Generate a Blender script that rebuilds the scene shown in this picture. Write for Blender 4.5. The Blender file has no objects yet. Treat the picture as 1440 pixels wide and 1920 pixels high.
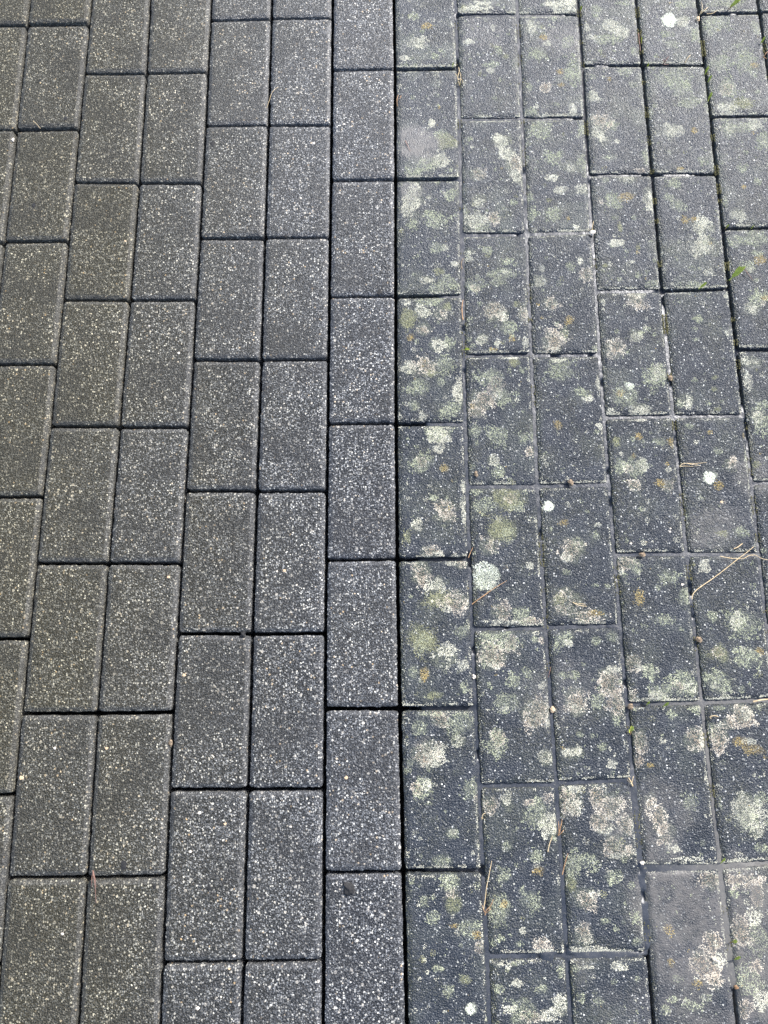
import bpy, math, random
import numpy as np
from mathutils import Matrix, Vector
random.seed(7); RNG=np.random.default_rng(7)
S=bpy.context.scene; C=S.collection
# ---------------------------------------------------------------- camera
FPX=1400.0
CR=np.array([[0.9999068835256949,0.011015039361456378,0.008055630689030665],[-0.008992639066980576,0.9758706096110809,-0.21816435487930474],[-0.010264342187568607,0.218071598804516,0.975878794253822]])
CP=np.array([0.48839160218599426,-1.061349301561123,1.0196445100758134])
cd=bpy.data.cameras.new('camera'); cam=bpy.data.objects.new('camera',cd); C.objects.link(cam)
cd.sensor_fit='VERTICAL'; cd.sensor_height=36; cd.lens=36*FPX/1920; cd.clip_start=.02; cd.clip_end=500
m=Matrix([list(CR[i])+[CP[i]] for i in range(3)]+[[0,0,0,1]]); cam.matrix_world=m
S.camera=cam; S.render.resolution_x=768; S.render.resolution_y=1024
# ---------------------------------------------------------------- sky and sun
SUN_EL=math.radians(41); SUN_AZ=math.radians(44)      # azimuth clockwise from +Y: light from the upper right
wd=bpy.data.worlds.new('World'); S.world=wd; wd.use_nodes=True
nt=wd.node_tree; bg=nt.nodes['Background']; sk=nt.nodes.new('ShaderNodeTexSky'); sk.sky_type='NISHITA'; sk.sun_disc=False
sk.sun_elevation=SUN_EL; sk.sun_rotation=SUN_AZ; sk.air_density=1.0; sk.dust_density=3.0; sk.ozone_density=1.0
nt.links.new(sk.outputs[0],bg.inputs[0]); bg.inputs[1].default_value=0.15
sl=bpy.data.lights.new('sun','SUN'); sl.energy=3.3; sl.angle=math.radians(1.5); sl.color=(1,.985,.965)
so=bpy.data.objects.new('sun',sl); C.objects.link(so)
sd=Vector((math.sin(SUN_AZ)*math.cos(SUN_EL),math.cos(SUN_AZ)*math.cos(SUN_EL),math.sin(SUN_EL)))
so.rotation_euler=sd.to_track_quat('Z','Y').to_euler(); so.location=(3,2,4)
S.view_settings.view_transform='Standard'; S.view_settings.look='None'; S.view_settings.gamma=1; S.view_settings.exposure=1.05
# ---------------------------------------------------------------- measured joint lines of the photographed paving
H={'a':(-1,0.0,[(50,45,163,43),(28,241,142,239),(5,452,124,451),(-20,683,105,682),(-52,932,77,930),(-85,1198,52,1197),(-122,1491,23,1491)]),'b':(0,0.5,[(159,137,273,136),(137,341,259,342),(119,561,242,562),(95,799,224,799),(67,1056,201,1056),(40,1338,182,1338),(12,1647,160,1646)]),'c':(1,0.5,[(273,136,387,134),(259,342,378,342),(242,562,367,561),(224,800,354,800),(201,1056,337,1056),(182,1338,322,1336),(165,1647,309,1644)]),'d':(2,0.0,[(394,37,508,34),(386,234,502,233),(375,445,497,445),(363,674,489,674),(349,920,480,920),(334,1188,471,1188),(319,1481,462,1481),(306,1807,455,1805)]),'e':(3,0.0,[(508,34,623,33),(502,233,620,232),(497,445,619,444),(489,674,616,673),(481,921,611,920),(472,1189,609,1187),(462,1481,608,1480),(457,1805,606,1802)]),'f':(4,0.5,[(623,129,740,127),(621,337,741,335),(619,556,742,555),(615,794,743,793),(612,1050,746,1048),(611,1329,749,1329),(610,1637,753,1636)]),'g':(5,0.5,[(740,128,857,126),(742,335,864,334),(744,555,865,554),(744,794,872,794),(747,1049,879,1047),(751,1329,890,1328),(757,1635,903,1634)]),'h':(6,0.0,[(856,26,973,26),(861,222,978,221),(867,438,986,438),(870,666,999,664),(877,912,1007,912),(885,1179,1024,1178),(902,1474,1041,1472),(916,1795,1065,1794)]),'i':(7,0.0,[(974,26,1087,26),(978,221,1098,220),(987,438,1112,435),(999,665,1124,664),(1008,911,1140,908),(1025,1176,1162,1174),(1047,1469,1183,1463),(1067,1794,1218,1790)]),'j':(8,0.5,[(1092,121,1205,121),(1105,327,1225,326),(1119,545,1242,544),(1135,782,1264,780),(1155,1040,1290,1038),(1178,1321,1318,1318),(1205,1627,1350,1626)]),'k':(9,0.5,[(1205,121,1322,121),(1225,326,1345,325),(1245,544,1366,541),(1265,780,1398,779),(1292,1039,1425,1039),(1320,1318,1458,1312),(1357,1625,1500,1615)]),'l':(10,0.0,[(1315,24,1427,22),(1334,218,1450,216),(1359,427,1482,425),(1383,655,1510,655),(1414,905,1545,904)])}
V={-1:[(50,46),(28,240),(7,452)],0:[(170,0),(159,137),(145,240),(137,340),(125,452),(118,562),(105,682),(95,798),(77,930),(72,960),(66,1055),(52,1197),(41,1337),(30,1440),(22,1490),(11,1645),(3,1790)],1:[(280,0),(273,137),(259,342),(250,480),(242,561),(225,800),(207,960),(201,1056),(182,1337),(175,1440),(161,1646),(145,1920)],2:[(396,0),(394,36),(388,135),(385,234),(378,342),(374,445),(367,562),(362,675),(354,800),(345,920),(338,1057),(332,1187),(323,1337),(319,1460),(308,1646),(304,1806),(300,1920)],3:[(510,0),(508,35),(502,232),(497,445),(489,675),(481,920),(472,1188),(464,1460),(456,1804),(452,1920)],4:[(624,0),(623,35),(622,130),(620,232),(621,336),(619,445),(618,557),(616,675),(614,795),(611,920),(611,1050),(609,1187),(609,1330),(608,1460),(608,1635),(606,1802),(605,1920)],5:[(739,0),(740,128),(741.5,335),(742,480),(743,555),(742,795),(744,960),(745,1049),(749,1329),(752,1440),(757,1635),(763,1920)],6:[(855,0),(856,27),(858,126),(862,225),(865,335),(868,437),(866,554),(870,665),(873,794),(878,912),(881,1049),(885,1179),(891,1328),(897,1440),(901,1472),(905,1634),(915,1795),(919,1920)],7:[(969,0),(973,26),(978,220),(987,436),(992,480),(998,665),(1006,910),(1012,960),(1024,1178),(1036,1330),(1041,1440),(1045,1470),(1064,1792),(1072,1920)],8:[(1085,0),(1088,26),(1092,120),(1098,220),(1106,327),(1112,435),(1118,545),(1124,665),(1133,780),(1144,907),(1155,1040),(1165,1175),(1176,1320),(1186,1440),(1203,1625),(1217,1790),(1227,1920)],9:[(1194,0),(1205,121),(1224,327),(1237,480),(1243,543),(1264,780),(1280,960),(1290,1040),(1317,1318),(1333,1440),(1351,1626),(1385,1920)],10:[(1308,0),(1315,25),(1322,121),(1334,217),(1345,325),(1358,427),(1369,541),(1383,654),(1395,779),(1412,905),(1417,960),(1426,1037),(1440,1185)],11:[(1427,22),(1440,135)]}

def at(x,y,z=0.0):
    d=CR@np.array([(x-720)/FPX,(960-y)/FPX,-1.0]); t=(z-CP[2])/d[2]; return CP+d*t
def px_of(P):
    c=(np.asarray(P)-CP)@CR; return np.array([720+FPX*c[0]/-c[2],960-FPX*c[1]/-c[2]])
# lichen growths: tile origin, then (x, y, rx, ry, kind) as seen on the photograph's ground plane at half scale
W,G,P_,O,Y,K,D='W','G','P','O','Y','C','D'
T2=(720,0,[(130,165,32,25,W),(160,95,18,14,O),(190,210,20,12,G),(255,90,8,8,W),(80,215,15,8,W),(115,60,20,12,G),
(215,500,30,15,G),(235,530,40,30,Y),(210,600,30,25,W),(180,460,15,12,W),(170,620,40,30,G),(120,640,30,12,G),
(105,745,35,40,W),(85,790,20,20,W),(190,820,40,30,G),(200,930,30,20,G),(230,930,12,12,W),(250,730,20,20,G),(110,840,25,20,G),
(340,32,60,14,W),(380,12,40,10,W),(300,30,15,15,Y),(320,155,22,8,W),(410,105,8,12,W),(410,240,25,12,G),(400,265,15,10,W),(430,190,12,15,G),(460,210,15,10,Y),
(440,535,30,20,W),(455,580,26,24,W),(490,615,28,42,P_),(500,665,18,26,W),(430,520,16,14,W),(355,650,32,24,P_),(358,755,20,22,W),(335,830,42,30,W),(375,855,28,16,G),(415,820,22,20,P_),(320,520,15,10,G),(300,780,12,25,W),(480,760,12,10,G),
(320,945,20,15,W),(385,935,25,22,G),
(670,20,50,25,W),(620,15,20,14,W),(700,5,20,10,W),(550,100,18,32,W),(600,140,16,14,O),(610,162,18,12,W),(660,270,15,9,O),(665,318,14,9,O),(605,330,20,15,P_),(710,270,32,45,G),(705,405,14,20,W),(640,70,12,10,G),(580,200,30,25,G),(550,420,28,14,G),(600,430,20,8,W),(690,160,25,20,G),(545,330,14,12,G),
(585,480,40,35,G),(625,590,32,22,G),(660,578,12,14,G),(700,630,35,20,W),(740,610,18,40,G),(635,665,25,12,W),(660,710,25,12,W),(740,710,22,18,W),(635,800,35,28,G),(690,818,8,8,O),(550,740,14,20,G),(555,800,14,26,G),(740,480,15,25,G),
(795,45,20,25,G),(855,95,30,20,W),(895,122,25,16,W),(820,145,40,20,G),(780,140,20,10,W),(870,150,25,12,G),(905,10,30,8,G),(760,105,8,10,W),(935,195,14,16,G),
(785,365,22,20,W),(810,372,18,10,W),(815,450,36,26,P_),(800,495,24,26,W),(860,470,20,18,G),(820,520,15,10,W),(845,590,32,12,G),(905,265,40,15,G),(930,315,15,12,G),(875,530,12,8,W),(980,590,14,28,G),(960,640,30,8,P_),(785,290,14,10,G),
(815,760,14,14,P_),(870,760,36,30,G),(905,740,28,16,O),(995,750,18,35,W),(910,670,28,16,W),(885,850,10,25,Y),(870,912,28,14,W),(950,945,9,8,O),(910,942,10,8,G),(830,675,15,12,G),
(1070,73,28,24,K),(722,850,15,13,W),(1130,12,50,18,G),(1120,80,22,18,W),(1170,130,22,32,G),(1085,165,30,14,G),(1060,130,20,12,G),
(1080,290,80,36,G),(1120,330,40,34,G),(1135,385,45,18,G),(1080,490,34,18,W),(1058,475,14,10,W),(1000,420,12,18,G),(1165,490,14,12,O),(1110,632,14,7,O),(1070,570,10,9,G),(1190,600,14,14,G),
(1090,690,28,20,G),(1190,840,34,28,W),(1165,820,14,10,O),(1130,825,16,14,O),(1195,925,50,36,W),(1100,770,28,20,G),(1070,740,20,12,G),
(1240,85,50,35,G),(1255,235,48,34,G),(1360,225,42,40,G),(1393,245,14,11,O),(1290,330,42,36,G),(1285,332,24,18,P_),(1285,405,34,22,W),(1345,390,48,24,Y),(1330,170,12,8,G),(1220,400,15,20,G),(1395,100,16,26,G),(1400,345,12,10,G),
(1290,490,34,34,G),(1300,480,20,18,W),(1345,480,45,24,G),(1390,470,24,16,W),(1420,530,28,28,G),(1345,630,24,22,G),(1325,805,28,20,W),(1350,700,9,9,O),(1280,750,16,22,G),(1400,680,14,12,G),
(1320,900,34,28,G),(1390,900,40,34,G),(1400,950,30,14,G),(1300,10,40,18,G),(1235,15,20,14,G)])
T4=(720,480,[(165,90,26,15,W),(200,122,30,20,G),(240,100,38,30,G),(210,60,25,14,Y),(265,30,15,12,W),
(85,175,20,12,W),(140,210,26,22,W),(215,210,28,24,P_),(170,172,40,16,G),(205,165,26,16,G),(90,235,34,40,Y),(145,280,30,22,P_),(100,305,17,15,O),(200,330,28,25,W),(240,325,22,28,G),(150,415,38,32,P_),(95,420,25,22,W),(225,405,36,38,G),(215,475,25,22,G),(130,490,40,34,G),(180,440,22,14,Y),(275,510,18,40,W),(240,575,38,32,G),(145,600,20,16,W),(228,530,8,5,W),(110,560,25,20,G),(240,190,16,18,Y),
(215,670,40,34,W),(205,655,50,34,G),(140,775,48,40,G),(145,768,22,20,P_),(225,795,17,17,O),(175,862,11,8,W),(232,945,38,26,P_),(300,870,13,20,W),(295,930,13,28,W),(200,720,20,16,W),(185,905,16,10,G),
(320,10,20,12,W),(465,20,20,12,G),(445,62,52,22,G),(425,95,28,15,G),(338,115,36,30,G),(345,125,20,14,P_),(420,200,36,30,P_),(440,225,22,18,W),(470,268,28,26,G),(524,215,22,38,P_),(365,318,18,20,W),(530,330,14,16,W),(480,310,12,10,O),(408,352,15,8,O),(495,180,15,15,Y),(425,330,8,14,W),
(630,185,28,24,P_),(698,238,20,16,O),(638,315,42,40,P_),(675,290,12,22,G),(640,350,20,8,W),(590,95,26,20,W),(760,75,22,26,P_),(735,20,14,18,W),(700,42,16,14,G),(592,48,12,12,W),(790,350,12,10,G),
(665,430,46,40,G),(745,515,30,22,G),(760,535,22,14,W),(650,392,20,8,W),(655,633,19,19,O),(805,480,8,20,W),(812,635,14,10,W),(800,660,10,8,G),(617,938,20,20,K),
(400,455,48,34,G),(415,478,26,24,P_),(370,545,42,38,P_),(345,590,28,26,P_),(440,525,36,32,G),(430,515,18,16,W),(340,655,30,26,G),(425,670,36,36,G),(465,380,44,7,W),(520,690,28,28,G),(545,730,20,18,P_),(415,765,18,20,W),(435,805,22,26,G),(330,565,8,8,O),(515,430,14,12,G),(490,400,24,14,Y),(347,700,8,12,G),(558,665,10,30,G),
(350,880,28,14,G),(370,935,38,28,G),(470,910,62,42,Y),(468,905,22,18,P_),(500,935,30,24,G),
(885,88,14,8,G),(955,70,12,12,G),(1010,105,24,15,G),(830,35,14,10,Y),(935,20,10,6,W),
(945,165,38,32,P_),(950,145,25,14,W),(980,270,10,12,W),(945,300,20,20,W),(965,290,14,10,G),(875,345,40,34,P_),(905,525,54,42,G),(922,488,16,12,K),(885,515,14,12,O),(960,580,38,20,W),(850,580,14,9,W),(1020,450,44,42,G),(1025,440,26,26,W),(820,170,10,10,W),
(1035,697,28,15,G),(1075,697,13,16,O),(955,675,14,18,O),(937,750,10,17,O),(945,800,38,40,G),(965,785,20,22,W),(915,800,20,20,P_),(935,858,20,20,P_),(1068,860,20,23,P_),(1035,850,20,14,O),(1063,780,8,8,O),(885,790,24,30,G),(965,612,20,8,W),(890,742,8,7,W),(1068,803,12,8,W),(870,700,14,20,Y),
(1160,108,48,14,G),(1222,60,20,14,W),(1180,235,18,18,G),(1290,285,14,13,W),(1170,312,12,8,G),(1140,548,26,26,W),(1110,552,14,22,G),(1250,575,18,8,Y),(1285,150,10,8,W),(1240,455,10,9,Y),(1240,500,14,10,Y),
(1145,638,20,15,G),(1220,832,22,23,K),(1303,778,22,26,P_),(1258,862,17,20,O),(1220,663,12,8,O),(1250,733,18,12,G),(1268,922,9,7,P_),(1348,672,6,14,O),(1360,760,8,30,G),(1190,905,14,10,G),
(1415,14,22,18,O),(1365,40,24,18,G),(1400,160,44,26,G),(1378,198,30,24,W),(1426,158,14,10,O),(1418,176,13,9,P_),(1395,90,12,10,G),
(1380,400,38,20,W),(1362,460,14,40,W),(1410,615,42,46,G),(1400,600,24,24,W),(1395,780,14,12,Y),(1420,560,20,14,G)])
T6=(720,960,[(235,12,38,25,P_),(120,50,22,22,W),(85,95,20,30,Y),(175,145,38,22,P_),(205,155,20,14,W),(275,165,30,8,W),(300,18,12,28,W),
(140,230,34,42,P_),(195,272,35,32,W),(205,330,48,38,Y),(265,350,48,42,P_),(240,360,22,18,W),(145,475,55,60,Y),(150,500,30,30,G),(290,450,28,28,G),(235,535,44,40,W),(295,575,22,18,W),(110,600,25,26,G),(150,610,20,30,O),(250,190,24,10,W),(285,195,24,20,P_),(300,655,18,20,G),(190,690,30,14,Y),(230,600,10,10,G),
(130,805,35,28,G),(205,775,36,28,P_),(290,790,50,45,G),(280,860,26,26,W),(150,900,52,50,P_),(190,905,36,42,W),(95,940,18,24,G),(170,755,40,12,G),
(398,118,30,30,P_),(440,65,52,56,Y),(460,90,30,30,G),(382,240,54,56,D),(365,270,30,26,G),(548,200,14,12,W),(440,370,28,32,P_),(515,385,34,28,G),(550,410,40,14,P_),(480,415,30,10,W),(420,410,30,10,W),(590,150,7,14,G),
(705,138,44,42,P_),(725,120,24,26,G),(680,170,20,14,W),(795,88,16,18,G),(675,40,20,14,O),(685,225,14,10,G),(675,335,46,44,P_),(660,325,24,24,Y),(770,395,58,26,P_),(790,380,30,14,O),(740,410,24,12,G),(790,275,15,8,G),(628,62,8,10,G),(840,280,10,12,G),(805,50,14,10,W),
(430,478,80,38,G),(400,540,44,44,P_),(410,575,30,14,W),(475,505,34,28,P_),(380,560,30,30,G),(485,640,28,22,G),(540,605,22,18,G),(595,650,14,20,W),(465,715,48,34,G),(450,740,20,12,W),(395,650,9,15,G),(580,740,48,40,P_),(555,780,46,40,P_),(610,790,14,28,W),(420,875,38,56,G),(425,850,22,26,P_),(605,915,28,26,W),(590,480,14,20,P_),(565,480,12,12,G),
(675,470,38,25,G),(690,490,20,14,W),(798,485,22,20,G),(855,465,24,20,G),(670,615,14,12,G),(712,612,22,16,G),(715,715,42,44,P_),(725,740,24,20,W),(800,705,28,30,G),(845,640,40,48,P_),(868,720,28,50,P_),(860,590,24,16,W),(820,880,18,20,G),(700,905,38,22,W),(860,942,26,20,W),(780,840,10,9,G),(735,835,12,10,G),(870,780,20,24,G),
(905,195,36,34,P_),(890,225,20,16,W),(942,205,24,34,G),(1065,245,34,28,G),(1028,283,16,11,G),(955,325,18,30,O),(1128,315,26,38,G),(1045,405,40,20,G),(1112,435,9,10,G),(930,575,32,30,P_),(960,585,20,14,W),(1000,605,30,28,G),(1040,675,52,34,G),(1020,690,36,18,W),(1120,640,50,46,G),(1100,650,24,28,P_),(1150,665,20,20,W),(930,690,24,24,P_),(1110,705,60,7,W),(975,705,30,7,W),
(1345,410,54,54,G),(1325,405,26,28,W),(1235,395,18,18,G),(1200,200,17,24,W),(1255,530,36,38,Y),(1250,525,18,18,P_),(1380,540,54,46,G),(1250,640,48,42,G),(1235,650,24,18,W),(1205,615,13,25,G),(1340,665,14,18,G),(1300,700,60,7,W),(1420,250,12,20,G),(1335,75,30,22,G),(1270,80,24,14,Y),(1410,520,16,14,O),
(960,870,24,38,P_),(1045,860,14,12,W),(1170,850,40,48,P_),(1195,845,12,38,W),(1080,760,18,15,G),(1000,950,15,10,O),(950,930,18,20,P_),(1180,740,30,14,G),
(1345,770,40,44,P_),(1365,750,20,24,W),(1305,790,24,20,P_),(1262,850,34,48,P_),(1230,815,16,24,G),(1335,860,30,18,O),(1370,860,22,12,W),(1260,735,30,10,G),(1390,890,40,20,O)])
T8=(720,1440,[(145,85,38,48,G),(130,78,22,26,P_),(160,60,16,16,W),(325,78,38,42,G),(348,110,14,16,P_),(260,246,34,20,G),(262,240,16,12,W),(215,348,36,28,G),(335,320,10,9,W),(135,265,8,8,W),(210,370,24,10,W),
(250,430,34,40,G),(255,472,26,24,P_),(255,512,34,34,Y),(185,560,28,22,G),(325,602,38,36,G),(345,620,18,18,O),(360,668,20,24,P_),(265,590,18,14,O),(320,710,5,4,O),(325,902,18,22,K),(245,835,18,22,G),(305,792,25,20,Y),(230,915,10,7,W),(150,500,20,30,G),(200,750,20,14,G),
(400,140,32,30,P_),(460,130,20,30,W),(570,170,42,66,G),(545,130,24,15,P_),(620,215,28,56,W),(615,115,18,22,P_),(460,295,22,24,G),(575,330,38,28,G),(450,410,28,36,G),(580,390,24,20,O),(430,545,38,66,G),(450,515,12,14,O),(520,612,12,12,W),(550,500,38,36,G),(590,665,34,22,P_),(600,690,48,9,W),(505,660,15,12,G),(520,460,14,22,G),(640,250,12,20,G),(440,640,18,12,G),
(430,740,20,12,W),(467,745,10,10,W),(500,735,28,10,G),(665,760,18,28,G),(520,905,56,44,G),(550,935,60,26,P_),(430,830,20,18,G),(660,890,26,36,W),(500,808,20,16,W),(590,830,24,16,G),(470,900,26,20,W),(620,925,30,20,W),
(700,140,44,42,P_),(720,150,24,28,W),(720,80,26,12,W),(800,110,22,40,P_),(812,200,30,38,P_),(830,240,30,14,W),(862,292,40,34,P_),(905,210,34,48,P_),(918,310,24,26,P_),(850,150,46,46,P_),(880,330,30,9,W),(760,345,44,34,G),(705,370,30,40,G),(860,410,34,28,G),(765,490,38,40,P_),(785,475,20,20,W),(700,440,24,34,Y),(755,620,28,40,P_),(765,640,20,22,W),(830,575,24,14,G),(900,578,9,8,G),(870,602,12,11,G),(760,680,60,9,W),(860,688,84,8,W),(940,560,18,24,G),(950,650,20,20,G),
(765,745,30,10,W),(880,745,34,16,W),(805,875,22,20,G),(950,790,14,12,G),(720,750,14,12,G),(860,800,12,8,G),(740,860,14,20,G),
(1145,125,28,32,G),(1055,260,30,46,P_),(1030,190,26,50,P_),(1195,280,10,12,G),(1000,130,24,34,P_),(1130,340,60,7,W),(1080,300,26,20,W),
(1065,605,22,25,O),(1180,810,17,17,O),(1078,730,14,20,O),(1235,660,28,38,P_),(1150,890,38,24,G),(1085,870,20,12,G),(1200,740,56,50,P_),(1220,425,46,26,P_),(1100,790,16,14,G),(1255,720,20,34,W),(1230,800,34,30,P_),(1210,860,20,16,G),(1060,910,20,14,G),
(1365,165,56,58,W),(1355,190,52,48,G),(1400,235,26,28,W),(1410,120,24,24,G),(1410,300,24,16,G),(1350,345,40,7,W),(1260,130,8,20,G),
(1345,425,60,26,P_),(1400,470,22,60,P_),(1310,470,20,20,G),(1340,620,40,50,P_),(1400,640,36,50,G),(1390,560,24,30,W),(1360,800,50,60,G),(1410,860,30,60,W),(1350,900,24,30,P_),(1400,750,30,30,P_)])
# smooth dried-silt smears on the stones, and the height of the silt in the joints: (x, y, r, strength) in photograph units
SMEAR=[(785,265,48,1.0),(765,360,22,.6),(1262,1690,75,1.0),(1290,1790,70,.9),(1400,1700,75,1.0),(1420,1830,90,1.0),(1300,1880,60,.7),(1240,1600,40,.8),(1345,1000,50,.5),(1235,1520,60,.5),(1160,1540,50,.4),
 (1040,1290,60,.3),(1400,1520,30,.2),(1060,80,40,.35),(1405,890,40,.5),(1200,1890,50,.3),(900,60,40,.3),(1150,1885,50,.25),(1090,1820,35,.35)]
# centre x, y, radius x, radius y, silt surface height (m)
LEVEL=[(1200,110,60,150,-.012),(1320,100,60,330,-.02),(1365,540,40,230,-.02),(1090,100,25,230,-.007),(1230,400,22,160,-.012),(1440,100,50,330,-.02),
 (1320,545,90,20,-.010),(1260,121,80,30,-.014),(1400,218,90,24,-.014),(1400,427,90,24,-.014),(1440,655,70,24,-.009),
 (1222,1850,22,90,-.016),(1390,1900,20,50,-.016),(1210,1700,22,90,-.0026),(1370,1700,30,170,-.0022),(1290,1625,150,22,-.0022),(1190,1530,20,110,-.0022),
 (760,555,60,20,-.016),(750,795,45,20,-.02),(790,1048,120,18,-.011),(800,1329,90,16,-.009),(810,1635,100,18,-.014),(790,335,70,16,-.009),(800,127,80,20,-.010),
 (1110,1793,110,14,-.0018),(1290,1860,12,60,-.004)]
# ---------------------------------------------------------------- noise for the mesh code
def vnoise(x,y,seed=0):
    xi=np.floor(x).astype(np.int64); yi=np.floor(y).astype(np.int64); fx=x-xi; fy=y-yi
    fx=fx*fx*(3-2*fx); fy=fy*fy*(3-2*fy)
    def h(a,b):
        n=(a*374761393+b*668265263+seed*974634777)&0xffffffff
        n=((n^(n>>13))*1274126177)&0xffffffff; n=(n^(n>>16))
        return (n&0xffffff)/float(0xffffff)
    return (h(xi,yi)*(1-fx)+h(xi+1,yi)*fx)*(1-fy)+(h(xi,yi+1)*(1-fx)+h(xi+1,yi+1)*fx)*fy
def fbm(x,y,seed=0,o=3):
    s=0;a=.5;t=0
    for i in range(o): s=s+a*vnoise(x,y,seed+i*17); t+=a; a*=.5; x=x*2.03+5.1; y=y*2.03+3.7
    return s/t
def sstep(a,b,x): t=np.clip((x-a)/(b-a),0,1); return t*t*(3-2*t)
# ---------------------------------------------------------------- materials
def new_mat(name):
    m=bpy.data.materials.new(name); m.use_nodes=True; t=m.node_tree; b=t.nodes['Principled BSDF']; return m,t,b
class NT:
    def __init__(s,t): s.t=t
    def n(s,ty,**k):
        nd=s.t.nodes.new(ty)
        for a,v in k.items():
            if a=='ins':
                for i,x in v.items():
                    if hasattr(x,'links') or isinstance(x,bpy.types.NodeSocket): s.t.links.new(x,nd.inputs[i])
                    else: nd.inputs[i].default_value=x
            else: setattr(nd,a,v)
        return nd
    def math(s,op,a,b=0.0,c=0.0,clamp=False): return s.n('ShaderNodeMath',operation=op,use_clamp=clamp,ins={0:a,1:b,2:c}).outputs[0]
    def mix(s,f,a,b): 
        nd=s.n('ShaderNodeMix',data_type='RGBA'); 
        for i,x in ((0,f),(6,a),(7,b)):
            if isinstance(x,bpy.types.NodeSocket): s.t.links.new(x,nd.inputs[i])
            else: nd.inputs[i].default_value=x
        return nd.outputs[2]
    def map(s,x,a,b,c=0.0,d=1.0): return s.n('ShaderNodeMapRange',clamp=True,ins={0:x,1:a,2:b,3:c,4:d}).outputs[0]
def rgb(r,g,b): return (r,g,b,1)
def coords(q):
    tc=q.n('ShaderNodeTexCoord'); oi=q.n('ShaderNodeObjectInfo')
    off=q.n('ShaderNodeVectorMath',operation='SCALE',ins={0:(7.3,13.1,3.7),'Scale':oi.outputs['Random']})
    return q.n('ShaderNodeVectorMath',operation='ADD',ins={0:tc.outputs['Object'],1:off.outputs[0]}).outputs[0], oi
def vor(q,v,scale,feature='F1'):
    return q.n('ShaderNodeTexVoronoi',feature=feature,ins={'Vector':v,'Scale':scale})
def noi(q,v,scale,detail=2.0,rough=.5):
    return q.n('ShaderNodeTexNoise',ins={'Vector':v,'Scale':scale,'Detail':detail,'Roughness':rough}).outputs[0]
def specks(q,v,col,scale,thr,lo,hi,size,c1,c2):
    """scatter grains: a fraction of the cells carries a grain whose colour lies between c1 and c2"""
    vo=vor(q,v,scale); sp=q.n('ShaderNodeSeparateColor',ins={0:vo.outputs['Color']})
    pick=q.map(sp.outputs[0],thr-.02,thr+.02); sh=q.map(vo.outputs['Distance'],size,size*.6)
    f=q.math('MULTIPLY',q.math('MULTIPLY',pick,sh),q.map(sp.outputs[1],0,1,lo,hi))
    return q.mix(f,col,q.mix(sp.outputs[2],c1,c2)),f
def clean_paver_material():
    m,t,b=new_mat('clean_concrete'); q=NT(t); v,oi=coords(q)
    base=q.mix(q.map(noi(q,v,35,4),.35,.65),rgb(.009,.011,.015),rgb(.019,.021,.026))
    base=q.mix(q.map(oi.outputs['Random'],0,1,0,.5),base,rgb(.048,.049,.050))
    shade_tint=q.n('ShaderNodeAttribute',attribute_name='shade_tint').outputs['Fac']  # olive darkening: building shade and reflection put into the stone colour
    base=q.mix(q.math('MULTIPLY',shade_tint,.75),base,rgb(.040,.037,.024))
    n1=noi(q,v,480,3,.7)
    c=q.mix(q.map(n1,.53,.60),base,rgb(.11,.115,.125))
    c,f1=specks(q,v,c,460,.50,.25,1.0,.56,rgb(.46,.47,.48),rgb(.14,.15,.16))
    c,f2=specks(q,v,c,360,.82,.4,1.0,.52,rgb(.88,.87,.80),rgb(.42,.41,.38))
    c,f3=specks(q,v,c,250,.93,.6,1.0,.40,rgb(.85,.83,.76),rgb(.50,.36,.20))
    c,f5=specks(q,v,c,150,.955,.6,1.0,.36,rgb(.70,.66,.58),rgb(.42,.40,.37)); c,f4=specks(q,v,c,210,.95,.6,.9,.45,rgb(.02,.02,.022),rgb(.04,.04,.04))
    big=q.map(noi(q,v,16,4),.45,.62); c=q.mix(q.math('MULTIPLY',big,.5),c,rgb(.030,.031,.034))
    mu=q.n('ShaderNodeMix',data_type='RGBA',blend_type='MULTIPLY'); t.links.new(shade_tint,mu.inputs[0]); t.links.new(c,mu.inputs[6]); mu.inputs[7].default_value=rgb(.78,.73,.57); c=mu.outputs[2]
    c=q.mix(q.math('MULTIPLY',shade_tint,.18),c,rgb(.045,.040,.022))
    c=q.mix(q.math('MULTIPLY',q.n('ShaderNodeAttribute',attribute_name='arris').outputs['Fac'],.25),c,rgb(.085,.09,.10)); t.links.new(c,b.inputs['Base Color']); t.links.new(q.map(q.n('ShaderNodeAttribute',attribute_name='sheen_gloss').outputs['Fac'],0,1,.28,.66),b.inputs['Specular IOR Level'])
    arr=q.n('ShaderNodeAttribute',attribute_name='arris').outputs['Fac']
    t.links.new(q.map(arr,0,1,.50,.42),b.inputs['Roughness'])
    vh=vor(q,v,560).outputs['Distance']; h=q.math('ADD',q.math('MULTIPLY',vh,-1.0),q.math('MULTIPLY',noi(q,v,420,3,.6),1.6))
    bp=q.n('ShaderNodeBump',ins={'Strength':q.map(arr,0,1,1.0,.5),'Distance':.0015,'Height':h}); t.links.new(bp.outputs[0],b.inputs['Normal']); return m
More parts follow.
